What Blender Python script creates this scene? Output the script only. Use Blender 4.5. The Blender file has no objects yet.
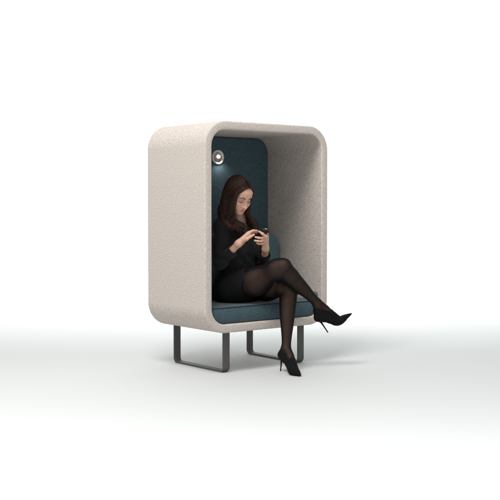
import bpy, math, random, time
import numpy as np
from mathutils import Vector, Matrix
rng = np.random.default_rng(7)
random.seed(7)
scn = bpy.context.scene
COL = scn.collection
R_ = math.radians

# ------------------------------------------------------------------ camera
F_PX, CX, CY, CZ = 1027.66, -4.1215, -4.984, 1.05
YAW, PITCH = 0.6721, -0.0341
cam_d = bpy.data.cameras.new('camera')
cam = bpy.data.objects.new('camera', cam_d)
COL.objects.link(cam)
cam.location = (CX, CY, CZ)
cam.rotation_euler = (math.pi/2 + PITCH, 0, -YAW)
cam_d.sensor_width = 36
cam_d.lens = F_PX/500*36
cam_d.shift_y = -12.5/500
cam_d.clip_start = 0.05
cam_d.clip_end = 200
scn.camera = cam
_d = np.array([math.sin(YAW)*math.cos(PITCH), math.cos(YAW)*math.cos(PITCH), math.sin(PITCH)])
_r = np.array([math.cos(YAW), -math.sin(YAW), 0.0])
_u = np.cross(_r, _d)
def at(px, py, y):
    """world point seen at photo pixel (500 wide) at world depth y (used to measure the joints)"""
    v = _d*F_PX + _r*(px-250) - _u*(py-237.5)
    return np.array([CX, CY, CZ]) + v*(y-CY)/v[1]

# ------------------------------------------------------------------ helpers
def mesh_obj(name, V, Fc, mats, parent=None, smooth=True, wn=False):
    me = bpy.data.meshes.new(name)
    me.from_pydata([tuple(map(float, v)) for v in V] if not isinstance(V, np.ndarray) else V.tolist(), [], Fc if not isinstance(Fc, np.ndarray) else Fc.tolist())
    me.update()
    if smooth:
        me.polygons.foreach_set('use_smooth', [True]*len(me.polygons))
    for m in (mats if isinstance(mats, (list, tuple)) else [mats]):
        me.materials.append(m)
    o = bpy.data.objects.new(name, me)
    COL.objects.link(o)
    if parent is not None:
        o.parent = parent
        o.matrix_parent_inverse = parent.matrix_world.inverted() if False else Matrix.Translation(-Vector(parent.location))
    if wn:
        w = o.modifiers.new('wn', 'WEIGHTED_NORMAL'); w.weight = 80; w.keep_sharp = True
    return o

def rrect(x0, x1, z0, z1, rad, n=14):
    """rad = radii (top right, top left, bottom left, bottom right)"""
    P = []; rad = [max(q, .0006) for q in rad]
    for a, b in ((0, 3), (1, 2)):              # arcs on one side may not overlap
        k_ = min(1, (z1-z0)*.98/(rad[a]+rad[b])); rad[a] *= k_; rad[b] *= k_
    for (cx, cz, a, r) in ((x1-rad[0], z1-rad[0], 0, rad[0]), (x0+rad[1], z1-rad[1], 90, rad[1]),
                           (x0+rad[2], z0+rad[2], 180, rad[2]), (x1-rad[3], z0+rad[3], 270, rad[3])):
        for k in range(n+1):
            t = R_(a + 90*k/n)
            P.append((cx + r*math.cos(t), cz + r*math.sin(t)))
    return P

class MB:
    def __init__(s): s.V = []; s.F = []
    def ring_loft(s, rings, closed_rings=False, cap0=False, cap1=False):
        n = len(rings[0]); b = len(s.V)
        for r in rings: s.V += [tuple(p) for p in r]
        m = len(rings)
        for i in range(m if closed_rings else m-1):
            j = (i+1) % m
            for k in range(n):
                l = (k+1) % n
                s.F.append((b+i*n+k, b+i*n+l, b+j*n+l, b+j*n+k))
        if cap0: s.F.append(tuple(b+k for k in range(n))[::-1])
        if cap1: s.F.append(tuple(b+(m-1)*n+k for k in range(n)))
    def tube(s, pts, r, n=8, cap=True):
        pts = [np.array(p, float) for p in pts]
        rr = r if hasattr(r, '__len__') else [r]*len(pts)
        rings = []
        up = None
        for i, p in enumerate(pts):
            t = pts[min(i+1, len(pts)-1)] - pts[max(i-1, 0)]
            t /= np.linalg.norm(t) + 1e-9
            if up is None:
                up = np.cross(t, [0, 0, 1.0]) if abs(t[2]) < .9 else np.cross(t, [1.0, 0, 0])
            up = up - t*np.dot(up, t); up /= np.linalg.norm(up)+1e-9
            v = np.cross(t, up)
            rings.append([p + rr[i]*(math.cos(a)*up + math.sin(a)*v) for a in [2*math.pi*k/n for k in range(n)]])
        s.ring_loft(rings, cap0=cap, cap1=cap)
    def build(s, name, mats, parent=None, smooth=True, wn=False):
        return mesh_obj(name, s.V, s.F, mats, parent, smooth, wn)

def dense(P):
    out = []; q = len(P)//4
    for i, (a, b) in enumerate(zip(P, P[1:]+P[:1])):
        n = 12 if i % q == q-1 else 1          # the straight runs between two corner arcs
        out += [(a[0]+(b[0]-a[0])*k/n, a[1]+(b[1]-a[1])*k/n) for k in range(n)]
    return out
def slab(name, outline, y0, y1, r, mat, parent, nb=6, puff=0.0, crown=None, caps=(.004,)):
    """outline(inset)->[(x,z)], extruded in y with rounded front and back edges, a swelling front face (puff)
    and, through crown(x, y, z), a padded top"""
    mb = MB(); rings = []
    prof = []
    for k in range(nb+1):
        a = R_(90*k/nb); prof.append((r-r*math.sin(a), y0 + r - r*math.cos(a)))
    cm = caps[-1]
    front = [(r+c, y0-puff*(1-(1-c/cm)**2)) for c in reversed(caps)] + prof
    back = [(i, y1-(y-y0)) for i, y in reversed([(r+.004, y0)]+prof)]
    mid = [(0, y0+r+(y1-y0-2*r)*k/10) for k in range(1, 10)]
    for i, y in front+mid+back:
        rings.append([(x, y, z) for x, z in dense(outline(i))])
    mb.ring_loft(rings, cap0=True, cap1=True)
    if crown: mb.V = [crown(*v) for v in mb.V]
    o = mb.build(name, mat, parent)
    for p in o.data.polygons:
        if len(p.vertices) > 4: p.use_smooth = False
    return o

# ------------------------------------------------------------------ materials
def newmat(name):
    m = bpy.data.materials.new(name); m.use_nodes = True
    nt = m.node_tree; b = nt.nodes['Principled BSDF']
    return m, nt, b
def simple(name, col, rough=.5, metal=0, spec=.5):
    m, nt, b = newmat(name)
    b.inputs['Base Color'].default_value = (*col, 1); b.inputs['Roughness'].default_value = rough
    b.inputs['Metallic'].default_value = metal; b.inputs['Specular IOR Level'].default_value = spec
    return m
def fabric(name, dark, light, scale=150, bump=.35, rough=.95, sheen=.15, spec=.15, lo=.36, hi=.64, dist=.002, warp=0):
    m, nt, b = newmat(name)
    N = nt.nodes; Lk = nt.links
    tc = N.new('ShaderNodeTexCoord')
    n1 = N.new('ShaderNodeTexNoise'); n1.inputs['Scale'].default_value = scale; n1.inputs['Detail'].default_value = 3
    n1.inputs['Roughness'].default_value = .65
    n2 = N.new('ShaderNodeTexNoise'); n2.inputs['Scale'].default_value = scale*3.1; n2.inputs['Detail'].default_value = 2
    mp = N.new('ShaderNodeMapping'); mp.inputs['Scale'].default_value = (1, 1, 1.0)
    Lk.new(tc.outputs['Object'], mp.inputs['Vector'])
    Lk.new(mp.outputs['Vector'], n1.inputs['Vector']); Lk.new(mp.outputs['Vector'], n2.inputs['Vector'])
    mx = N.new('ShaderNodeMath'); mx.operation = 'MULTIPLY_ADD'
    Lk.new(n2.outputs['Fac'], mx.inputs[0]); mx.inputs[1].default_value = .45; 
    sc = N.new('ShaderNodeMath'); sc.operation = 'MULTIPLY'; sc.inputs[1].default_value = .55
    Lk.new(n1.outputs['Fac'], sc.inputs[0]); Lk.new(sc.outputs[0], mx.inputs[2])
    cr = N.new('ShaderNodeValToRGB')
    cr.color_ramp.elements[0].position = lo; cr.color_ramp.elements[0].color = (*dark, 1)
    cr.color_ramp.elements[1].position = hi; cr.color_ramp.elements[1].color = (*light, 1)
    Lk.new(mx.outputs[0], cr.inputs['Fac']); Lk.new(cr.outputs['Color'], b.inputs['Base Color'])
    bp = N.new('ShaderNodeBump'); bp.inputs['Strength'].default_value = bump; bp.inputs['Distance'].default_value = dist
    Lk.new(mx.outputs[0], bp.inputs['Height']); Lk.new(bp.outputs['Normal'], b.inputs['Normal'])
    b.inputs['Roughness'].default_value = rough; b.inputs['Specular IOR Level'].default_value = spec
    b.inputs['Sheen Weight'].default_value = sheen; b.inputs['Sheen Roughness'].default_value = .5
    return m

M_felt = fabric('felt_grey_beige', (.345, .308, .28), (.735, .655, .60), 140, .5, sheen=.0, lo=.36, hi=.64)
M_teal = fabric('teal_wool', (.031, .056, .070), (.085, .140, .172), 170, .5, sheen=.12)
M_teal2 = fabric('teal_wool_seat', (.019, .043, .055), (.072, .122, .145), 150, .6, sheen=.25)
M_teal3 = fabric('teal_wool_back', (.030, .074, .088), (.125, .215, .245), 150, .6, sheen=.25)
M_knit = fabric('black_knit', (.008, .008, .009), (.017, .0165, .016), 400, .5, sheen=.08, rough=.85)
M_skirt = fabric('black_skirt_cloth', (.006, .006, .0062), (.011, .011, .011), 500, .3, sheen=.0, rough=.8)
M_steel = simple('brushed_dark_steel', (.105, .10, .097), .62, .35, .3)
M_shoe = simple('black_suede', (.0045, .004, .0042), .8, 0, .15)
M_sole = simple('black_sole', (.01, .01, .01), .35)
M_ring = simple('satin_nickel', (.72, .73, .72), .6, .0)
M_bowl = simple('lamp_bowl_metal', (.25, .23, .22), .18, 1)
M_phone = simple('phone_black_glass', (.01, .01, .011), .18)
M_sock = simple('socket_grey_plastic', (.06, .085, .09), .5)
M_seam = simple('dark_seam', (.008, .018, .022), .9)
M_dark = simple('dark_plastic', (.012, .012, .012), .5)

def emis(name, col, s):
    m, nt, b = newmat(name)
    b.inputs['Base Color'].default_value = (*col, 1)
    b.inputs['Emission Color'].default_value = (*col, 1); b.inputs['Emission Strength'].default_value = s
    return m
M_bulb = emis('lit_bulb', (1, .9, .8), 1.1)

# studio sweep
m, nt, b = newmat('white_studio_paper')
b.inputs['Base Color'].default_value = (.57, .576, .574, 1); b.inputs['Roughness'].default_value = .75
b.inputs['Specular IOR Level'].default_value = .25
M_paper = m

# ------------------------------------------------------------------ studio sweep (floor curving up into the backdrop)
def sweep():
    mb = MB()
    c0 = np.array([0.0, 0.3, 0]); f = np.array([math.sin(YAW), math.cos(YAW), 0]); r = np.array([math.cos(YAW), -math.sin(YAW), 0])
    prof = [(-9, 0), (-4, 0), (0, 0), (3.0, 0)]
    Rc = 3.0
    for k in range(1, 25):
        a = R_(90*k/24); prof.append((3.0 + Rc*math.sin(a), Rc - Rc*math.cos(a)))
    prof += [(6.0, 6.5)]
    V = []; F = []
    xs = np.linspace(-11, 11, 12)
    for d, z in prof:
        for x in xs:
            p = c0 + f*d + r*x; V.append((p[0], p[1], z))
    n = len(xs)
    for i in range(len(prof)-1):
        for k in range(n-1):
            F.append((i*n+k, i*n+k+1, (i+1)*n+k+1, (i+1)*n+k))
    o = mesh_obj('studio_floor', V, F, M_paper)
    o['kind'] = 'structure'
sweep()

# ------------------------------------------------------------------ the booth
def thing(name, loc, label, cat):
    o = bpy.data.objects.new(name, None); COL.objects.link(o)
    o.location = loc; o['label'] = label; o['category'] = cat
    return o
W, H0, H1, D, RO, T = 1.0, .2512, 1.5459, .635, .157, .0537
booth = thing('booth_seat', (0, .32, 0), 'tall grey beige felt booth seat with teal cushions on dark steel sled legs', 'booth seat')

def shell():
    def ring(o, y):
        r = RO-o
        return [(x, y, z) for x, z in rrect(-W/2+o, W/2-o, H0+o, H1-o, (r,)*4, 20)]
    e = .011
    prof = [(e, 0.0)]
    # front face (slightly crowned), inner edge, interior, back, outer edge
    prof += [(T/2, -.0015), (T-e, 0.0)]
    for k in range(1, 7):
        a = R_(90*k/6); prof.append((T-e+e*math.sin(a), e-e*math.cos(a)))
    prof += [(T, .2), (T, .4), (T, D-.045)]
    prof += [(T, D-.02), (e, D)]
    for k in range(1, 7):
        a = R_(90*k/6); prof.append((e-e*math.sin(a), D-e+e*math.cos(a)))
    prof += [(0, .4), (0, .2)]
    for k in range(0, 6):
        a = R_(90*k/6); prof.append((e-e*math.cos(a), e-e*math.sin(a)))
    mb = MB()
    mb.ring_loft([ring(o, y) for o, y in prof], closed_rings=True)
    # back wall
    mb.ring_loft([ring(T-.003, D-.044), ring(T-.003, D-.006)], cap0=True, cap1=True)
    o = mb.build('felt_shell', M_felt, booth, wn=True)
    # stitched seam round the mouth of the shell
    sm = MB()
shell()
XI = W/2-T
# rear teal panel
slab('back_panel', lambda i: rrect(-XI+.002+i, XI-.002-i, .36+i, H1-T-.002-i, (max(RO-T-.002-i, .02),)*2+(.03, .03)), .55, .588, .012, M_teal, booth)
# lumbar cushion
def soft_noise(x, y, z, a=.0015):
    return a*(math.sin(9*x+3*z)+math.sin(17*x-11*z+1.3)*.5+math.sin(13*z+7*x+.4)*.6)
slab('back_cushion', lambda i: rrect(-XI+.004+i, XI-.004-i, .400+i, .842-i, (.095-i, .095-i, .04, .04)), .402, .549, .035, M_teal3, booth,
     puff=.014, caps=(.004, .02, .045, .075, .11, .15), crown=lambda x, y, z: (x, y+(soft_noise(x, y, z) if y < .45 else 0), z))
# seat cushion: padded top that swells towards the middle
ri = RO-T
def seat_crown(x, y, z):
    u = max(0, 1-abs(x)/XI)**.5; v = max(0, math.sin(math.pi*min(1, max(0, (y-.01)/.55))))
    if z > .385: z += .010*u*v**.6*min(1, (z-.385)/.02) + soft_noise(x, z, y*1.5, .0008)*u*v
    if z > .385: z -= .0085*math.exp(-(((x+.04)/.19)**2+((y-.24)/.17)**2)**2)
    return (x, y, z)
slab('seat_cushion', lambda i: rrect(-XI+.003+i, XI-.003-i, H0+T+.003+i, .4085-i, (.012-i, .012-i, max(ri-.022-i, .02), max(ri-.022-i, .02)), 12), .014, .548, .017, M_teal2, booth,
     puff=.004, caps=(.004, .012, .022, .030), crown=seat_crown)
seat_o = bpy.data.objects['seat_cushion']
mb = MB()
mb.tube([(x, .0165, .4048+.0015*math.cos(x*3.4)) for x in np.linspace(-XI+.012, XI-.012, 40)], .0026, 6)
sm_ = mesh_obj('seam', mb.V, mb.F, M_seam); sm_.parent = seat_o

def leg(sx):
    x0 = sx*.3054; w = .0505; th = .0115; rb = .034
    ya, yb = .044, .588
    pth = [(ya, H0+.002)]
    for k in range(9):
        a = R_(90*k/8); pth.append((ya+rb-rb*math.cos(a), rb-rb*math.sin(a)))
    for k in range(9):
        a = R_(90*k/8); pth.append((yb-rb+rb*math.sin(a), rb-rb*math.cos(a)))
    pth.append((yb, H0+.002))
    rings = []
    for i, (y, z) in enumerate(pth):
        p0 = pth[max(i-1, 0)]; p1 = pth[min(i+1, len(pth)-1)]
        t = np.array([p1[0]-p0[0], p1[1]-p0[1]]); t /= np.linalg.norm(t)
        if i == 0 or i == len(pth)-1: t = np.array([0, -1.0 if i == 0 else 1.0])
        n = np.array([-t[1], t[0]])          # towards the inside of the U
        e = .0015; ring = []
        for (a, c) in ((-w/2+e, 0), (w/2-e, 0), (w/2, e), (w/2, th-e), (w/2-e, th), (-w/2+e, th), (-w/2, th-e), (-w/2, e)):
            ring.append((x0+a, y+n[0]*c, z+n[1]*c))
        rings.append(ring)
    mb = MB(); mb.ring_loft(rings, cap0=True, cap1=True)
    mb.build('leg', M_steel, booth, wn=True)
leg(-1); leg(1)

def lathe_y(c, prof, n=40):
    """prof: (radius, y offset) rings around the y axis"""
    mb = MB()
    mb.ring_loft([[(c[0]+r*math.cos(2*math.pi*k/n), c[1]+y, c[2]+r*math.sin(2*math.pi*k/n)) for k in range(n)] for r, y in prof])
    return mb
# reading lamp on the back panel
LC = (0.002, .55, 1.353)
ringm = lathe_y(LC, [(.049, .001), (.0495, -.006), (.0485, -.011), (.045, -.0145), (.041, -.0145), (.0375, -.012), (.036, -.008), (.0355, -.001)])
lamp = ringm.build('reading_lamp', M_ring, booth)
def sub(mb, name, mat, par):
    o = mesh_obj(name, mb.V, mb.F, mat)
    o.parent = par
    return o
bowl = lathe_y(LC, [(.0358, -.007), (.034, -.002), (.028, -.0012), (.015, -.0011), (.0005, -.001)])
sub(bowl, 'lamp_bowl', M_bowl, lamp)
bulb = lathe_y((LC[0]+.006, LC[1]-.005, LC[2]+.004), [(.0125, .004), (.0135, 0), (.0125, -.005), (.0100, -.009), (.005, -.012), (.0003, -.013)], 24)
sub(bulb, 'bulb', M_bulb, lamp)
# round socket low on the right inner wall
mb = MB()
n = 28
rr = [(.024, 0), (.0245, -.006), (.0235, -.012), (.019, -.017), (.016, -.0175), (.0145, -.013), (.0003, -.012)]
sy, sz = .060, .436
mb.ring_loft([[(XI+x, sy+r*math.cos(2*math.pi*k/n), sz+r*math.sin(2*math.pi*k/n)) for k in range(n)] for r, x in rr])
mb.build('power_socket', M_sock, booth)

# ------------------------------------------------------------------ implicit modelling (numpy distance fields + surface nets)
def axis(segs):
    out = [segs[0][0]]
    for a, b, h in segs:
        n = max(1, int(round((b-a)/h))); out += list(np.linspace(a, b, n+1)[1:])
    return np.array(out, np.float32)
class Field:
    def __init__(s, ax, ay, az):
        s.x, s.y, s.z = ax, ay, az
        s.d = np.full((len(ax), len(ay), len(az)), .2, np.float32)
    def win(s, lo, hi):
        sl = []
        for a, l, h in zip((s.x, s.y, s.z), lo, hi):
            i = max(0, np.searchsorted(a, l)-1); j = min(len(a), np.searchsorted(a, h)+1)
            if j <= i: return None
            sl.append(slice(int(i), int(j)))
        X = s.x[sl[0]][:, None, None]; Y = s.y[sl[1]][None, :, None]; Z = s.z[sl[2]][None, None, :]
        return tuple(sl), X, Y, Z
    def put(s, sl, v, k, mode):
        a = s.d[sl]
        if mode == 'add':
            if k > 0:
                h = np.maximum(k-np.abs(a-v), 0)/k; s.d[sl] = np.minimum(a, v)-h*h*k*.25
            else: s.d[sl] = np.minimum(a, v)
        elif mode == 'cut':
            v = -v
            if k > 0:
                h = np.maximum(k-np.abs(a-v), 0)/k; s.d[sl] = np.maximum(a, v)+h*h*k*.25
            else: s.d[sl] = np.maximum(a, v)
    def cone(s, a, b, ra, rb, k=.02, mode='add'):
        a = np.array(a, float); b = np.array(b, float); m = k+.012
        lo = np.minimum(a-ra, b-rb)-m; hi = np.maximum(a+ra, b+rb)+m
        w = s.win(lo, hi)
        if w is None: return
        sl, X, Y, Z = w; ba = (b-a); L2 = float(ba@ba)+1e-12
        px, py, pz = X-a[0], Y-a[1], Z-a[2]
        t = np.clip((px*ba[0]+py*ba[1]+pz*ba[2])/L2, 0, 1)
        v = np.sqrt((px-t*ba[0])**2+(py-t*ba[1])**2+(pz-t*ba[2])**2)-(ra+(rb-ra)*t)
        s.put(sl, v.astype(np.float32), k, mode)
    def ell(s, c, r, fr=None, k=.02, mode='add'):
        """ellipsoid at c with radii r in frame fr (3 row vectors)"""
        c = np.array(c, float); r = np.array(r, float)
        fr = np.eye(3) if fr is None else np.array(fr, float)
        ext = np.sqrt(((fr*r[:, None])**2).sum(0)) + k + .012
        w = s.win(c-ext, c+ext)
        if w is None: return
        sl, X, Y, Z = w
        px, py, pz = X-c[0], Y-c[1], Z-c[2]
        q = [(px*fr[i][0]+py*fr[i][1]+pz*fr[i][2]) for i in range(3)]
        k0 = np.sqrt(sum((q[i]/r[i])**2 for i in range(3))); k1 = np.sqrt(sum((q[i]/r[i]**2)**2 for i in range(3)))+1e-9
        s.put(sl, (k0*(k0-1)/k1).astype(np.float32), k, mode)
    def chain(s, pts, rad, k=.01):
        for i in range(len(pts)-1): s.cone(pts[i], pts[i+1], rad[i], rad[i+1], k)
    def half(s, n, off, k=0):
        """keep n.p < off"""
        n = np.array(n, float); n /= np.linalg.norm(n)
        v = (s.x[:, None, None]*n[0]+s.y[None, :, None]*n[1]+s.z[None, None, :]*n[2]-off).astype(np.float32)
        s.d = np.maximum(s.d, v) if k == 0 else (lambda a, b, h: np.maximum(a, b)+h*h*k*.25)(s.d, v, np.maximum(k-np.abs(s.d-v), 0)/k)
    def net(s):
        d = s.d; ins = d < 0
        c = ins[:-1, :-1, :-1].astype(np.uint8)
        cnt = np.zeros(c.shape, np.uint8)
        for i in (0, 1):
            for j in (0, 1):
                for k in (0, 1):
                    cnt += ins[i:i+c.shape[0], j:j+c.shape[1], k:k+c.shape[2]]
        act = (cnt > 0) & (cnt < 8)
        I, J, K = np.nonzero(act)
        idx = np.full(c.shape, -1, np.int32); idx[I, J, K] = np.arange(len(I))
        P = np.zeros((len(I), 3)); n = np.zeros(len(I))
        ax = (s.x, s.y, s.z)
        cor = {}
        for i in (0, 1):
            for j in (0, 1):
                for k in (0, 1): cor[i, j, k] = d[I+i, J+j, K+k].astype(float)
        def pos(i, j, k): return np.stack([s.x[I+i], s.y[J+j], s.z[K+k]], 1).astype(float)
        for a in cor:
            for dim in range(3):
                if a[dim] == 0:
                    b_ = list(a); b_[dim] = 1; b_ = tuple(b_)
                    va, vb = cor[a], cor[b_]; m = (va < 0) != (vb < 0)
                    t = np.where(m, va/(va-vb+1e-12*(va == vb)), 0)
                    pa, pb = pos(*a), pos(*b_)
                    P += np.where(m[:, None], pa+(pb-pa)*t[:, None], 0); n += m
        P /= n[:, None]
        faces = []
        for dim in range(3):
            sh = [slice(1, -1)]*3; sh[dim] = slice(0, -1)
            s2 = [slice(1, -1)]*3; s2[dim] = slice(1, None)
            A = ins[tuple(sh)]; B = ins[tuple(s2)]
            e = np.nonzero(A != B)
            fl = A[e]
            g = [e[q]+(1 if q != dim else 0) for q in range(3)]
            u, v = [(1, 2), (2, 0), (0, 1)][dim]
            def cell(du, dv):
                h = [g[0].copy(), g[1].copy(), g[2].copy()]; h[u] -= du; h[v] -= dv
                return idx[h[0], h[1], h[2]]
            q = np.stack([cell(1, 1), cell(0, 1), cell(0, 0), cell(1, 0)], 1)
            q[~fl] = q[~fl][:, ::-1]
            faces.append(q)
        Fq = np.concatenate(faces); Fq = Fq[(Fq >= 0).all(1)]
        return P, Fq

def grid_mesh(name, P, Fq, mats, parent, smooth_it=0):
    me = bpy.data.meshes.new(name)
    me.vertices.add(len(P)); me.vertices.foreach_set('co', P.astype(np.float32).ravel())
    me.loops.add(len(Fq)*4); me.loops.foreach_set('vertex_index', Fq.astype(np.int32).ravel())
    me.polygons.add(len(Fq)); me.polygons.foreach_set('loop_start', np.arange(len(Fq), dtype=np.int32)*4)
    me.update(calc_edges=True)
    me.polygons.foreach_set('use_smooth', np.ones(len(Fq), bool))
    for m in (mats if isinstance(mats, (list, tuple)) else [mats]): me.materials.append(m)
    o = bpy.data.objects.new(name, me); COL.objects.link(o)
    if parent is not None: o.parent = parent
    if smooth_it:
        s_ = o.modifiers.new('sm', 'SMOOTH'); s_.iterations = smooth_it; s_.factor = .5
    return o

def spline(C, n):
    C = np.vstack([2*C[0]-C[1], C, 2*C[-1]-C[-2]]); out = []
    m = len(C)-3
    for t in np.linspace(0, m-1e-6, n):
        i = int(t); w = t-i; a, b_, c, d = C[i:i+4]
        out.append(.5*((2*b_)+(-a+c)*w+(2*a-5*b_+4*c-d)*w*w+(-a+3*b_-3*c+d)*w**3))
    return np.array(out)
# ------------------------------------------------------------------ the person: joints
BETA = R_(12)
bF = np.array([math.sin(BETA), -math.cos(BETA), 0]); bL = np.array([math.cos(BETA), math.sin(BETA), 0]); bZ = np.array([0, 0, 1.0])
BF = [bL, bF, bZ]
Pc = np.array([-.037, .262, .495])
hipR = Pc-.085*bL+.01*bF; hipL = Pc+.085*bL+.01*bF
kneeR = at(283.5, 266.5, -.165); ankR = at(317, 303, -.18)
kneeL = at(290.5, 287, -.09); ankL = at(286, 348.5, -.145)
SR = at(221.3, 227, .235); SL = SR+.300*bL+np.array([0, 0, -.004])
NB = (SR+SL)/2+np.array([0, 0, .048])+.018*bF          # base of the neck
elR = at(219.5, 264, .225); wrR = at(238.5, 243.5, .085)
elL = at(263.5, 262, .18); wrL = at(265.5, 249, .035)
# head frame
hf = math.cos(R_(38))*np.array([-_d[0], -_d[1], 0])/math.hypot(_d[0], _d[1]) + math.sin(R_(38))*_r
hf /= np.linalg.norm(hf)
PIT = R_(32)
hFw = hf*math.cos(PIT)-bZ*math.sin(PIT)
hRt = np.cross(hFw, bZ); hRt /= np.linalg.norm(hRt)       # to her right
hUp = np.cross(hRt, hFw)
ROLL = R_(2)
hRt, hUp = hRt*math.cos(ROLL)+hUp*math.sin(ROLL), hUp*math.cos(ROLL)-hRt*math.sin(ROLL)
HF = [hRt, hFw, hUp]
eye_mid = at(244.9, 200.3, .105)
HO = eye_mid - hFw*.078 - hUp*.004                       # centre of the skull at eye level
def hd(x, y, z): return HO + hRt*x + hFw*y + hUp*z

def torso(f, g=0.0, k=.05):
    """pelvis to shoulders; g inflates"""
    f.ell(Pc+[0, .005, .0], (.158+g, .112+g, .098+g), BF, k)
    f.ell(Pc-.075*bL+[0, .02, -.02], (.088+g, .10+g, .075+g), BF, k)
    f.ell(Pc+.075*bL+[0, .02, -.02], (.088+g, .10+g, .075+g), BF, k)
    W1 = Pc+np.array([-.002, .0, .16]); CH = (SR+SL)/2+np.array([0, .0, -.12])+.0*bF
    f.ell(W1, (.114+g, .080+g, .12+g), BF, .06)
    f.ell((W1+CH)/2, (.112+g, .078+g, .10+g), BF, .06)
    f.ell(CH, (.130+g, .088+g, .14+g), BF, .05)
    f.ell(CH+[0, 0, .085], (.122+g, .07+g, .055+g), BF, .04)
    f.cone(SR+[0, 0, .0], SL+[0, 0, .0], .038+g, .038+g, .03)
    for s in (-1, 1):
        f.ell(CH+s*.062*bL+.062*bF+[0, 0, -.01], (.052+g, .045+g, .052+g), BF, .03)
        f.cone(NB+s*.03*bL+[0, .01, .012], (SL if s > 0 else SR)+[0, 0, .012], .03+g, .036+g, .03)
def arms(f, g=0.0, upto='wrist'):
    for s, e, w in ((SR, elR, wrR), (SL, elL, wrL)):
        f.cone(s, e, .038+g, .030+g, .03)
        m = e+(w-e)*.3
        f.cone(e, m, .027+g, .027+g, .02)
        f.cone(m, w, .027+g, .0190+g, .012)
def legs(f, g=0.0, feet=True):
    for h, kn, an, sd in ((hipR, kneeR, ankR, 0), (hipL, kneeL, ankL, 1)):
        mid = h+(kn-h)*.45+[0, 0, -.016 if sd == 0 else .004]
        f.cone(h, mid, .086+g, .077+g, .05); f.cone(mid, kn+(h-kn)*.12, .077+g, .056+g, .06); f.cone(kn+(h-kn)*.12, kn, .056+g, .050+g, .04)
        sh = an-kn; L = np.linalg.norm(sh); sh /= L
        # calf bulges at the back of the shin
        back = np.cross(np.cross(sh, (kn-h)/np.linalg.norm(kn-h)), sh); back /= np.linalg.norm(back)
        back = -back
        tk = [0, .08, .16, .24, .32, .40, .50, .60, .70, .80, .90, 1.0]
        rk = [.0490, .0485, .0480, .0485, .0485, .0475, .0440, .0395, .0350, .0305, .0275, .0262]
        bk = [0, .004, .008, .011, .012, .011, .009, .006, .004, .002, .0, .0]
        pk = [kn+sh*L*t+back*q for t, q in zip(tk, bk)]
        pk_ = spline(np.array(pk), 45); r_i = spline(np.array([[r, 0, 0] for r in rk]), 45)[:, 0]
        for i in range(44): f.cone(pk_[i], pk_[i+1], r_i[i]+g, r_i[i+1]+g, 0)
        f.cone(pk[3]+back*.002, kn+(h-kn)*.10, .040+g, .045+g, .03)

# feet : heel point, ball, toe
def foot_pts():
    # left foot stands: directions measured on the photo
    heelL = ankL+np.array([.005, .020, -.045]); 
    stL = at(281.6, 372.3, -.15); stL[2] = .0
    dirL = np.array([-.06, -.205, 0]); 
    return heelL, stL
heelL = ankL+np.array([-.018, .018, -.040])
stL = np.array([heelL[0]-.004, heelL[1]+.008, 0.0])
dL = np.array([-.20, -.98, 0]); dL /= np.linalg.norm(dL)
ballL = np.array([heelL[0], heelL[1], 0])+dL*.150+[0, 0, .022]
toeL = ballL+dL*.085; toeL[2] = .011
heelR = at(318, 317.5, -.18); ballR = at(337.5, 321.5, -.215); toeR = at(351.5, 313.6, -.245); stR = at(327.9, 332.4, -.20)

def foot_lines(an, he, ba, to):
    """heel -> ball sole line and ankle -> instep -> ball line, both curved"""
    up = an-he; up /= np.linalg.norm(up)
    sole = spline(np.array([he, he*.55+ba*.45+up*.004, ba, ba+(to-ba)*.55, to]), 17)
    inst = spline(np.array([an, an*.62+ba*.38+up*.010, an*.28+ba*.72+up*.008, ba+(to-ba)*.10+up*.002]), 12)
    return sole, inst
def feet(f, g=0.0):
    for an, he, ba, to in ((ankR, heelR, ballR, toeR), (ankL, heelL, ballL, toeL)):
        so, ins = foot_lines(an, he, ba, to)
        ts = np.linspace(0, 1, 17); rs = np.interp(ts, [0, .25, .5, .75, 1], [.0225, .0185, .0215, .0135, .004])
        for i in range(14): f.cone(so[i], so[i+1], rs[i]+g, rs[i+1]+g, .006)
        ti = np.linspace(0, 1, 12); ri_ = np.interp(ti, [0, .35, .7, 1], [.0262, .0235, .0215, .0185])
        for i in range(11): f.cone(ins[i], ins[i+1], ri_[i]+g, ri_[i+1]+g, .008)
        f.cone(an, he, .026+g, .0225+g, .02)
        for a_, b_ in ((1, 2), (3, 4), (5, 6), (7, 8)): f.cone(so[a_], ins[b_], .0205+g, .0205+g, .012)

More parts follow.
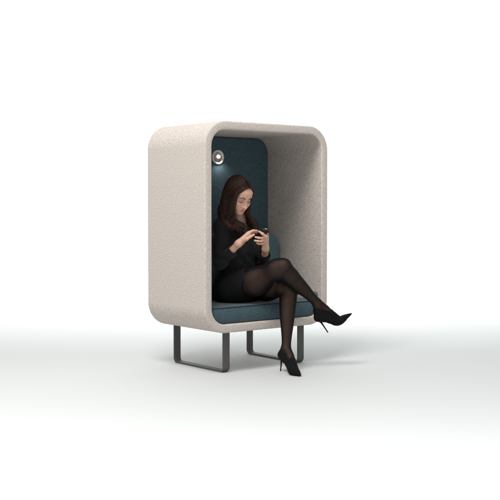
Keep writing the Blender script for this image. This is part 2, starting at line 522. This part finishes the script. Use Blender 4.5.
def head(f):
    f.ell(hd(0, -.014, .032), (.071, .087, .078), HF, .02)
    f.ell(hd(0, .028, -.018), (.057, .062, .082), HF, .03)          # face mask
    f.ell(hd(0, .040, .045), (.056, .050, .045), HF, .03)            # forehead
    for s in (-1, 1):
        f.cone(hd(s*.049, -.005, -.048), hd(s*.018, .066, -.087), .016, .015, .025)  # jaw line
        f.ell(hd(s*.036, .056, -.032), (.024, .024, .026), HF, .035)         # cheek
        f.ell(hd(s*.070, -.012, -.012), (.008, .018, .028), [hRt*1, hFw, hUp], .006)  # ear
    f.ell(hd(0, .076, -.092), (.018, .014, .013), HF, .02)           # chin
    f.ell(hd(0, .0745, -.060), (.029, .016, .022), HF, .024)          # mouth mound
    for s in (-1, 1):
        f.ell(hd(s*.031, .103, .001), (.019, .0155, .013), HF, .016, 'cut')   # eye sockets
    for s in (-1, 1):
        f.ell(hd(s*.031, .0745, -.001), (.0150, .0135, .0125), HF, .004)     # lowered lids
        f.cone(hd(s*.014, .086, .021), hd(s*.043, .075, .023), .006, .005, .010)      # brow ridge
    f.cone(hd(0, .084, .012), hd(0, .104, -.029), .0068, .0078, .013)      # nose
    f.ell(hd(0, .111, -.034), (.0078, .008, .0072), HF, .007)
    for s in (-1, 1): f.ell(hd(s*.0105, .095, -.037), (.0062, .0085, .0060), HF, .008)
    f.ell(hd(0, .0925, -.0570), (.0185, .0046, .0033), HF, .006)       # upper lip
    f.ell(hd(0, .0912, -.0655), (.0150, .0054, .0042), HF, .006)       # lower lip
    for s in (-1, 1): f.ell(hd(s*.009, .0925, -.0568), (.0095, .0052, .0034), HF, .004)
    f.cone(hd(-.017, .0995, -.0616), hd(.017, .0995, -.0616), .0016, .0016, .002, 'cut')
    # neck
    f.cone(NB+[0, .004, -.01], hd(0, -.030, -.060), .052, .047, .03)
    f.cone(NB+[0, 0, -.02], hd(0, .0, -.070), .044, .040, .03)

# hands : measured finger chains (photo pixel x, y, depth)
def hands(f):
    Y = lambda *a: [at(*p) for p in a]
    # right hand: palm runs from the wrist to the knuckles, fingers over the phone's top
    wr = wrR; kn = at(248.3, 234.8, .055)
    f.cone(wr, kn, .0215, .0190, .02)
    f.cone(wr+[0, 0, -.004], at(246.8, 238.0, .062), .018, .013, .012)
    f.cone(kn+[0, 0, .004], at(248.6, 233.2, .085), .013, .011, .01)
    f.chain(Y((248.8, 232.6, .050), (253.2, 230.8, .040), (256.2, 231.0, .038), (258.6, 231.6, .036)), [.0095, .0085, .0077, .0066], .004)
    f.chain(Y((248.9, 234.2, .072), (253.2, 232.0, .068), (256.0, 232.8, .064), (257.8, 234.2, .060)), [.0095, .0085, .0075, .0066], .004)
    f.chain(Y((248.0, 236.0, .090), (251.8, 234.4, .090), (254.4, 235.6, .088), (255.6, 237.2, .084)), [.009, .008, .0072, .0064], .004)
    f.chain(Y((247.0, 237.2, .104), (250.0, 236.6, .106), (252.0, 237.6, .104), (253.0, 238.8, .100)), [.008, .0072, .0065, .0058], .004)
    f.chain(Y((242.8, 241.0, .060), (246.6, 239.2, .030), (250.4, 236.8, .016), (253.8, 234.8, .014)), [.0130, .0105, .0085, .0068], .006)
    # left hand: palm up from the wrist, fingers wrap the phone from the far side to the left
    wl = wrL; kl = at(266.3, 236.5, .020)
    f.cone(wl, kl, .0200, .0170, .02)
    f.cone(wl, at(264.3, 240.5, .010), .0175, .0130, .012)
    f.chain(Y((266.6, 234.8, .030), (267.6, 231.2, .045), (265.8, 229.6, .062), (263.2, 230.2, .070)), [.0090, .0082, .0075, .0065], .004)
    f.chain(Y((265.6, 237.0, .004), (262.2, 238.2, -.006), (258.6, 237.9, -.006), (255.6, 237.2, .000)), [.0088, .0080, .0074, .0064], .004)
    f.chain(Y((264.8, 240.0, .004), (261.3, 241.2, -.004), (257.8, 241.1, -.003), (254.9, 240.6, .004)), [.0086, .0078, .0070, .0060], .004)
    f.chain(Y((264.4, 242.6, .008), (261.6, 243.9, .004), (259.0, 243.8, .006), (257.0, 243.2, .010)), [.0080, .0070, .0062, .0055], .004)
    f.chain(Y((266.0, 241.5, .004), (265.6, 236.6, -.014), (262.4, 233.8, -.014), (259.6, 231.8, -.008)), [.0120, .0100, .0085, .0068], .006)

t0 = time.time()
ax = axis([(-.33, -.20, .003), (-.20, .10, .0016), (.10, .47, .003)])
ay = axis([(-.52, -.03, .003), (-.03, .29, .0016), (.29, .42, .003)])
az = axis([(-.01, .79, .003), (.79, 1.23, .0016)])
f = Field(ax, ay, az)
torso(f, -.004); arms(f); legs(f); feet(f, -.003); head(f); hands(f)
P, Q = f.net()
del f
print('body', len(P), time.time()-t0)

# skin material reads a painted attribute (lips, scalp)
M_skin, nt, b = newmat('skin')
at_n = nt.nodes.new('ShaderNodeAttribute'); at_n.attribute_name = 'tint'
nz = nt.nodes.new('ShaderNodeTexNoise'); nz.inputs['Scale'].default_value = 60; nz.inputs['Detail'].default_value = 3
tcn = nt.nodes.new('ShaderNodeTexCoord'); nt.links.new(tcn.outputs['Object'], nz.inputs['Vector'])
mxn = nt.nodes.new('ShaderNodeMix'); mxn.data_type = 'RGBA'; mxn.blend_type = 'MULTIPLY'
crn = nt.nodes.new('ShaderNodeValToRGB'); crn.color_ramp.elements[0].color = (.88, .84, .82, 1); crn.color_ramp.elements[1].color = (1, 1, 1, 1)
nt.links.new(nz.outputs['Fac'], crn.inputs['Fac'])
mxn.inputs[0].default_value = 1
nt.links.new(at_n.outputs['Color'], mxn.inputs[6]); nt.links.new(crn.outputs['Color'], mxn.inputs[7])
nt.links.new(mxn.outputs[2], b.inputs['Base Color'])
b.inputs['Roughness'].default_value = .52; b.inputs['Subsurface Weight'].default_value = .12
b.inputs['Subsurface Radius'].default_value = (.012, .005, .003); b.inputs['Subsurface Scale'].default_value = .6
b.inputs['Specular IOR Level'].default_value = .35

body = grid_mesh('person', P, Q, M_skin, None, 1)
body['label'] = 'long-haired seated woman in black with legs crossed looking down at her phone'
body['category'] = 'person'
ph = np.stack([(P-HO)@hRt, (P-HO)@hFw, (P-HO)@hUp], 1)
col = np.tile(np.array([.68, .40, .30, 1.0]), (len(P), 1))
def paint(mask, c): col[:, :3] = col[:, :3]*(1-mask[:, None]) + np.array(c)*mask[:, None]
sm = lambda v, a, b_: np.clip((v-a)/(b_-a), 0, 1)
# cheeks, lips, scalp
for s in (-1, 1):
    dd = np.linalg.norm((ph-[s*.040, .07, -.032])/[.020, .03, .018], axis=1); paint(.35*(1-sm(dd, .3, 1.2)), (.56, .28, .22))
lipm = np.maximum(1-sm(np.linalg.norm((ph-[0, .10, -.0570])/[.0195, .02, .0044], axis=1), .7, 1.15),
                  1-sm(np.linalg.norm((ph-[0, .10, -.0668])/[.0165, .02, .0052], axis=1), .7, 1.15))
paint(lipm*.9, (.44, .145, .12))
for s in (-1, 1):
    dd = np.linalg.norm((ph-[s*.031, .085, .004])/[.017, .03, .010], axis=1); paint(.6*(1-sm(dd, .5, 1.25)), (.27, .145, .11))  # eyelid shading painted into the skin colour
scalp = ((ph[:, 2] > .052+.045*sm(ph[:, 1], .0, .075)-1.0*np.maximum(np.abs(ph[:, 0])-.006, 0)) | (ph[:, 1] < -.004)) & (ph[:, 2] > -.07) & (np.linalg.norm(ph, axis=1) < .16) & ~((ph[:, 1] > -.02) & (ph[:, 2] < -.0))
paint(scalp.astype(float), (.022, .013, .010))
ca = body.data.color_attributes.new('tint', 'FLOAT_COLOR', 'POINT')
ca.data.foreach_set('color', col.astype(np.float32).ravel())

# brows and lashes
def curve_child(name, pts, rad, mat, n=6):
    mb = MB(); mb.tube(pts, rad, n); o = mesh_obj(name, mb.V, mb.F, mat); o.parent = body; return o
M_brow = simple('brow_hair', (.03, .018, .013), .8)
from mathutils.bvhtree import BVHTree
bv = BVHTree.FromPolygons(P.tolist(), Q.tolist())
def snap(p, off=.0):
    q = np.array(p); o = q+hFw*.05
    hit = bv.ray_cast(Vector(o), Vector(-hFw), .12)
    if hit[0] is None: return q
    return np.array(hit[0])+hFw*off
for s in (-1, 1):
    pts = [snap(hd(s*x, .08, z), .0006) for x, z in ((.013, .0205), (.020, .0235), (.029, .0255), (.038, .0245), (.046, .0200), (.049, .0175))]
    curve_child('eyebrow', pts, [.0020, .0030, .0030, .0026, .0018, .0007], M_brow)
    pts = [snap(hd(s*x, .08, z), .0012) for x, z in ((.0185, -.0060), (.024, -.0082), (.031, -.0092), (.038, -.0080), (.0445, -.0045), (.048, -.0020))]
    curve_child('eyelashes', pts, [.0010, .0019, .0024, .0026, .0020, .0007], M_brow)

# ------------------------------------------------------------------ clothes
M_tights, nt, b = newmat('sheer_black_tights')
b.inputs['Base Color'].default_value = (.006, .005, .005, 1); b.inputs['Roughness'].default_value = .7
b.inputs['Sheen Weight'].default_value = .0; b.inputs['Specular IOR Level'].default_value = .10
lw = nt.nodes.new('ShaderNodeLayerWeight'); lw.inputs['Blend'].default_value = .62
cr = nt.nodes.new('ShaderNodeValToRGB')
cr.color_ramp.elements[0].position = 0; cr.color_ramp.elements[0].color = (.60, .60, .60, 1)
cr.color_ramp.elements[1].position = .6; cr.color_ramp.elements[1].color = (1, 1, 1, 1)
nt.links.new(lw.outputs['Facing'], cr.inputs['Fac']); nt.links.new(cr.outputs['Color'], b.inputs['Alpha'])

f = Field(axis([(-.30, .47, .003)]), axis([(-.52, .42, .003)]), axis([(-.01, .74, .003)]))
legs(f, .0022); feet(f, .0002)
for q_, r_ in ((Pc+[0, .005, .0], (.158, .112, .098)), (Pc-.075*bL+[0, .02, -.02], (.088, .10, .075)), (Pc+.075*bL+[0, .02, -.02], (.088, .10, .075))):
    f.ell(q_, np.array(r_)-.0012, BF, .05)
P1, Q1 = f.net(); grid_mesh('tights', P1, Q1, M_tights, body, 1)

# skirt
f = Field(axis([(-.33, .30, .003)]), axis([(-.20, .42, .003)]), axis([(.38, .74, .003)]))
g = .010
f.ell(Pc+[0, .005, .0], (.158+g, .112+g, .098+g), BF, .04)
for s in (-1, 1): f.ell(Pc+s*.075*bL+[0, .02, -.02], (.088+g, .10+g, .075+g), BF, .04)
f.ell(Pc+np.array([-.002, 0, .13]), (.122+g, .09+g, .11+g), BF, .05)
eR = hipR+(kneeR-hipR)*.52; eL = hipL+(kneeL-hipL)*.46
f.cone(hipR, eR, .093+g, .080+g, .05); f.cone(hipL, eL, .093+g, .078+g, .05)
f.cone((hipR+hipL)/2, (eR+eL)/2, .085+g, .078+g, .05)
ax3 = ((kneeR-hipR)+(kneeL-hipL)); ax3 /= np.linalg.norm(ax3)
hem = at(243.5, 287, .02)
HN = np.array([.62, -.76, .10]); HN /= np.linalg.norm(HN)
f.half(HN, float(HN@hem), .004)
f.half([0, 0, -1], -.4105, .01)
P1, Q1 = f.net()
grid_mesh('skirt', P1, Q1, M_skirt, body, 2)

# sweater with three-quarter sleeves
f = Field(axis([(-.34, .27, .003)]), axis([(-.06, .43, .003)]), axis([(.52, 1.02, .003)]))
torso(f, .010, .05)
for s_, e_, w_, cut in ((SR, elR, wrR, .64), (SL, elL, wrL, .60)):
    f.cone(s_+[0, 0, 0], e_, .044, .040, .022)
    c = e_+(w_-e_)*cut
    f.cone(e_, c, .039, .0355, .008)
    n_ = (w_-e_)/np.linalg.norm(w_-e_)
    # cut the cuff square
    f.cone(c+n_*.046, c+n_*.09, .046, .046, 0, 'cut')
f.ell(NB+bF*.016+[0, 0, .074], (.064, .072, .055), BF, .01, 'cut')   # neckline
f.half([0, 0, -1], -.585, .02)
# folds
X, Y, Z = f.x[:, None, None], f.y[None, :, None], f.z[None, None, :]
wv = (.0035*np.sin((Z*1.0+.5*X+.25*Y)*95 + 2.2*np.sin(X*21+Y*13)) * np.clip((.80-Z)/.12, 0, 1) + .0022*np.sin((X*.8-Z*.5+Y*.6)*130+1.7*np.sin(Z*30))*np.clip((.90-Z)/.06, 0, 1)).astype(np.float32)
f.d += wv
P1, Q1 = f.net()
grid_mesh('sweater', P1, Q1, M_knit, body, 1)

# shoes : upper shell over the foot, thin stiletto heel
def shoe(an, he, ba, to, st, up):
    lo = np.min([an, he, ba, to, st], 0)-.05; hi = np.max([an, he, ba, to, st], 0)+.05
    f = Field(*[axis([(lo[i], hi[i], .002)]) for i in range(3)])
    so, ins = foot_lines(an, he, ba, to)
    ts = np.linspace(0, 1, 17); rs = np.interp(ts, [0, .12, .28, .5, .75, .92, 1], [.0250, .0235, .0205, .0250, .0165, .0075, .0038])
    tl = (to-ba)/np.linalg.norm(to-ba); lat = np.cross(up, tl); lat /= np.linalg.norm(lat)
    for i in range(16): f.cone(so[i], so[i+1], rs[i], rs[i+1], .006)
    for i, wd in ((6, .008), (7, .011), (8, .0125), (9, .010), (10, .007), (11, .004)):
        f.cone(so[i]-lat*wd, so[i]+lat*wd, rs[i]*.86, rs[i]*.86, .012)
    ti = np.linspace(0, 1, 12); r2 = np.interp(ti, [0, .35, .7, 1], [.0262, .0240, .0235, .0215])+.002
    for i in range(6, 11): f.cone(ins[i], ins[i+1], r2[i], r2[i+1], .010)
    f.cone(he+(an-he)*.45, he, .0262, .0250, .012)
    f.cone(he+(an-he)*.50, ins[3], .0255, .0245, .012)
    for q1, q2 in ((1, 2), (3, 4), (5, 6), (7, 8)): f.cone(so[q1], ins[q2], .0232, .0232, .012)
    # foot opening: the throat plane runs from behind the ankle to the instep
    a_ = he+(an-he)*.62; b_ = ins[7]+(ins[7]-so[8])*.5
    ax_ = (b_-a_)/np.linalg.norm(b_-a_); la = np.cross(up, ax_); la /= np.linalg.norm(la); nn = np.cross(ax_, la); nn *= np.sign(nn@up)
    X, Y, Z = f.x[:, None, None], f.y[None, :, None], f.z[None, None, :]
    reg = np.maximum(float(nn@((a_+b_)/2))-(X*nn[0]+Y*nn[1]+Z*nn[2]), (X*ax_[0]+Y*ax_[1]+Z*ax_[2])-float(ax_@(b_+ax_*.012))).astype(np.float32)
    f.d = np.maximum(f.d, -reg)
    #, (np.linalg.norm(b_-a_)*.54, .05, .038), [ax_, la, nn], .004, 'cut')
    P1, Q1 = f.net()
    o = grid_mesh('shoe', P1, Q1, M_shoe, body, 1)
    mb = MB()
    hb = he-(he-st)/np.linalg.norm(he-st)*.012
    pts = [hb+(st-hb)*t for t in (0, .12, .3, .6, .97, 1)]
    mb.tube(pts, [.0165, .0110, .0060, .0042, .0038, .0045], 12)
    ho = mesh_obj('heel', mb.V, mb.F, M_shoe); ho.parent = o
upL = np.array([0, 0, 1.0])
shoe(ankL, heelL, ballL, toeL, stL, upL)
t_ = (toeR-heelR); t_ /= np.linalg.norm(t_); lat = np.cross(t_, (stR-heelR)); lat /= np.linalg.norm(lat)
upR = np.cross(lat, t_); upR = upR*(1 if upR[2] > 0 else -1)
shoe(ankR, heelR, ballR, toeR, stR, upR)

# ------------------------------------------------------------------ hair
M_hair, nt, b = newmat('dark_brown_hair')
b.inputs['Roughness'].default_value = .42; b.inputs['Specular IOR Level'].default_value = .35
b.inputs['Base Color'].default_value = (.022, .012, .009, 1)
hi_ = nt.nodes.new('ShaderNodeAttribute'); hi_.attribute_name = 'tint'
nt.links.new(hi_.outputs['Color'], b.inputs['Base Color'])

def hair_guide(s, u, jit):
    """s side (+1 her right), u 0 front .. 1 back of the head"""
    al = R_(38+138*u)
    yr = .076-.150*u**.9
    zz = math.sqrt(max(0, 1-((yr+.014)/.095)**2))*.085+.034
    p0 = hd(s*.002+.006, yr, zz*1.0)
    r1x, r1y = .0735, .089
    q = lambda rx, ry, z, yo=-.012: hd(s*rx*math.sin(al), yo+ry*math.cos(al), z)
    fr_ = max(0, 1-u/.30)
    p1 = q(r1x*.66, r1y*.80+.012, .090-.012*u)
    p2 = q(r1x*1.06, r1y*1.02, .048)
    p3 = q(r1x*(1.12+.12*fr_), r1y*.99, -.008)
    kf = (max(0, 1-u/.34))**1.2          # blend towards the face-framing line
    f1, f2, f3 = (hd(s*.040, .074, .076), hd(s*.069, .067, .030), hd(s*.069, .077, -.026)) if s > 0 else (hd(s*.040, .070, .078), hd(s*.071, .052, .030), hd(s*.074, .050, -.022))
    p0 = p0*(1-kf)+hd(s*.002+.004, .078, .094)*kf
    p1 = p1*(1-kf)+f1*kf; p2 = p2*(1-kf)+f2*kf; p3 = p3*(1-kf)+f3*kf
    side = 1.0 if s > 0 else .90
    # below the ears the hair hangs straight down in world space
    out = (s*hRt*math.sin(al)+hf*math.cos(al)); out[2] = 0
    base = q(r1x*(1.15+.12*fr_)*side, r1y*.95, -.035)
    if s > 0: base = base*(1-.8*kf)+hd(.062, .074, -.060)*.8*kf
    p4 = base+np.array([0, 0, -.055])+out*.006
    inward = NB-base; inward[2] = 0
    front = max(0, math.cos(al))
    p5 = base+np.array([0, 0, -.115])+out*.018+inward*.02
    ue, us = (.74, .60) if s > 0 else (.62, .45)
    fwd = bF*(.060 if u < ue else -.015)*(1 if u < us else max(0, (ue-u)/(ue-us)) if u < ue else 1)
    p6 = base+np.array([0, 0, -.175])+out*.020+inward*.05+fwd*.55
    ln = .178+.030*jit
    p7 = base+np.array([0, 0, -ln])+out*.012+inward*.14+fwd*1.0
    T6 = NB+bF*.100+bL*(-.030*s)+[0, 0, .0]; T7 = NB+bF*.125+bL*(-.034*s)+[0, 0, -.075+.02*jit]
    kb = min(1, 1.3*kf)*.62
    p5 = p5*(1-kb*.5)+(T6+[0, 0, .045])*kb*.5; p6 = p6*(1-kb)+T6*kb; p7 = p7*(1-kb)+T7*kb
    return np.array([p0, p1, p2, p3, p4, p5, p6, p7])
hv, hfc, hc = [], [], []
def add_strand(pts, rad, n, c):
    """flat arrays of a thin tube"""
    b0 = sum(len(a) for a in hv)
    T_ = np.gradient(pts, axis=0); T_ /= np.linalg.norm(T_, axis=1)[:, None]+1e-9
    up = np.cross(T_, np.array([.31, .52, .79])); up /= np.linalg.norm(up, axis=1)[:, None]+1e-9
    v = np.cross(T_, up); m = len(pts)
    an_ = np.arange(n)*2*np.pi/n
    V = pts[:, None, :]+rad[:, None, None]*(np.cos(an_)[None, :, None]*up[:, None, :]+np.sin(an_)[None, :, None]*v[:, None, :])
    hv.append(V.reshape(-1, 3))
    i = np.arange(m-1)[:, None]*n; k = np.arange(n)[None, :]; k2 = (np.arange(n)+1)[None, :] % n
    hfc.append(np.stack([b0+i+k, b0+i+k2, b0+i+n+k2, b0+i+n+k], -1).reshape(-1, 4))
    hc.append(np.tile(np.array([*c, 1.0]), (m*n, 1)))
tt = np.linspace(0, 1, 30)
nl = 0
for s in (1, -1):
    NL = 64
    for j in range(NL):
        u = (j+.5)/NL
        jit = rng.uniform(-1, 1)
        g0 = spline(hair_guide(s, u, jit), 30)
        ph0 = 6.28*4*u+rng.normal(0, .5)+s; fr = rng.uniform(3.0, 3.5); amp = rng.uniform(.006, .013)*(1 if s > 0 else .6)
        ramp = np.clip((tt-.36)/.30, 0, 1)
        aa = 2*np.pi*fr*tt*1.25+ph0
        rad_dir = g0-HO; rad_dir[:, 2] = 0; rad_dir /= np.linalg.norm(rad_dir, axis=1)[:, None]+1e-9
        tan_dir = np.cross(rad_dir, [0, 0, 1.0])
        lay = rng.uniform(-.004, .003)
        g1 = g0+(amp*ramp*np.sin(aa))[:, None]*tan_dir+(amp*.8*ramp*np.cos(aa))[:, None]*rad_dir+rad_dir*lay*np.clip(tt*3, 0, 1)[:, None]
        base = np.array([.036, .0175, .0112])*rng.uniform(.55, 1.5)
        # thick lock core
        rad = np.interp(tt, [0, .06, .25, .6, .85, 1], [.002, .0045, .0062, .0075, .006, .0015])
        add_strand(g1-rad_dir*.003, rad, 6, base*.8)
        for q in range(42):
            o1, o2 = rng.normal(0, 1, 2); 
            sp = np.interp(tt, [0, .1, .4, .75, 1], [.001, .0035, .005, .0068, .0062])
            dd = (o1*sp)[:, None]*tan_dir+(o2*sp*.7)[:, None]*rad_dir
            st_ = g1+dd+(.0015*np.sin(tt*rng.uniform(14, 30)+rng.uniform(0, 6)))[:, None]*tan_dir
            L_ = rng.uniform(.86, 1.0); m = int(30*L_)
            r_ = np.full(m, .00070); r_[-3:] *= [.8, .5, .2]
            cc = base*rng.uniform(.7, 1.7)*(np.array([1, 1, 1]) if rng.random() > .25 else np.array([1.35, 1.05, .9]))
            add_strand(st_[:m], r_, 3, cc); nl += 1
# a scalp cap so no skin shows between the roots
HV = np.concatenate(hv); HQ = np.concatenate(hfc); HC = np.concatenate(hc)
hair = grid_mesh('hair', HV, HQ, M_hair, body, 0)
ca = hair.data.color_attributes.new('tint', 'FLOAT_COLOR', 'POINT'); ca.data.foreach_set('color', HC.astype(np.float32).ravel())

# ------------------------------------------------------------------ phone held in both hands
pc = at(260.6, 234.6, .028)
face = hd(0, .08, 0)-pc; face /= np.linalg.norm(face)
pn = face*.8+np.array([0, 0, .25])+np.array([_d[0], _d[1], 0])*.5; pn /= np.linalg.norm(pn)
pl = bL-pn*(bL@pn); pl /= np.linalg.norm(pl); pu = np.cross(pn, pl)
def phone():
    w, l, th, r = .071, .118, .0085, .009
    e = .002
    def ring(i, z):
        return [pc+pl*x+pu*y+pn*z for x, y in rrect(-w/2+i, w/2-i, -l/2+i, l/2-i, (r-i,)*4, 6)]
    mb = MB(); mb.ring_loft([ring(e, -th/2), ring(e*.3, -th/2+e*.3), ring(0, -th/2+e), ring(0, th/2-e), ring(e*.3, th/2-e*.3), ring(e, th/2)], cap0=True, cap1=True)
    o = mesh_obj('mobile_phone', mb.V, mb.F, M_phone)
    o['label'] = 'black mobile phone held in both of the woman\'s hands'; o['category'] = 'phone'
phone()

# ------------------------------------------------------------------ light
def area(name, loc, target, size, power, col=(1, 1, 1), sy_=None):
    l = bpy.data.lights.new(name, 'AREA'); l.energy = power; l.size = size; l.color = col
    if sy_: l.shape = 'RECTANGLE'; l.size_y = sy_
    o = bpy.data.objects.new(name, l); COL.objects.link(o); o.location = loc
    o.rotation_euler = (Vector(target)-Vector(loc)).to_track_quat('-Z', 'Y').to_euler()
    return o
w = bpy.data.worlds.new('World'); scn.world = w; w.use_nodes = True
bg = w.node_tree.nodes['Background']; bg.inputs['Color'].default_value = (.97, 1, .995, 1); bg.inputs['Strength'].default_value = .62
area('key_light', (-2.7, -1.15, 5.2), (0, .2, .8), 2.1, 230, (1, .985, .96))
fvec = np.array([math.sin(YAW), math.cos(YAW), 0]); 
bl = np.array([0, .3, 0])+fvec*3.0
b_l = area('backdrop_light', (bl[0], bl[1], 5.6), tuple(np.array([0, .3, 0])+fvec*6.0+np.array([0, 0, 1.6])), 9, 700, (.955, 1, .99), 3.2)  # added lamp out of view, lifts the backdrop to white
b_l.rotation_euler = Matrix((Vector((_r[0], _r[1], 0)), Vector((0, 0, 1)).cross(Vector((_r[0], _r[1], 0))), Vector((0, 0, 1)))).transposed().to_euler()
b_l.rotation_euler.rotate_axis('X', R_(60))
b_l.data.spread = R_(170)
fl = np.array([0, .3, 0])-fvec*3.95
f_l = area('added_front_fill', (fl[0], fl[1], 3.2), (fl[0]-fvec[0]*.6, fl[1]-fvec[1]*.6, 0), 9, 82, (.98, 1, .995), 1.6)  # added fill lamp out of view, whitens the foreground floor
f_l.rotation_euler = Matrix((Vector((_r[0], _r[1], 0)), Vector((0, 0, 1)).cross(Vector((_r[0], _r[1], 0))), Vector((0, 0, 1)))).transposed().to_euler()
f_l.data.spread = R_(100)
sl = bpy.data.lights.new('reading_lamp_light', 'SPOT'); sl.energy = .85; sl.spot_size = R_(120); sl.spot_blend = 1; sl.shadow_soft_size = .012; sl.color = (1, .95, .88)
so = bpy.data.objects.new('reading_lamp_light', sl); COL.objects.link(so); so.location = (.004, .515, 1.335)
so.rotation_euler = (Vector((.03, .56, 1.20))-so.location).to_track_quat('-Z', 'Y').to_euler()

vs = scn.view_settings
vs.view_transform = 'Standard'; vs.look = 'None'; vs.exposure = .11; vs.gamma = 1
scn.cycles.use_denoising = True
scn.cycles.max_bounces = 8
scn.cycles.transparent_max_bounces = 16
print('script', time.time()-t0)
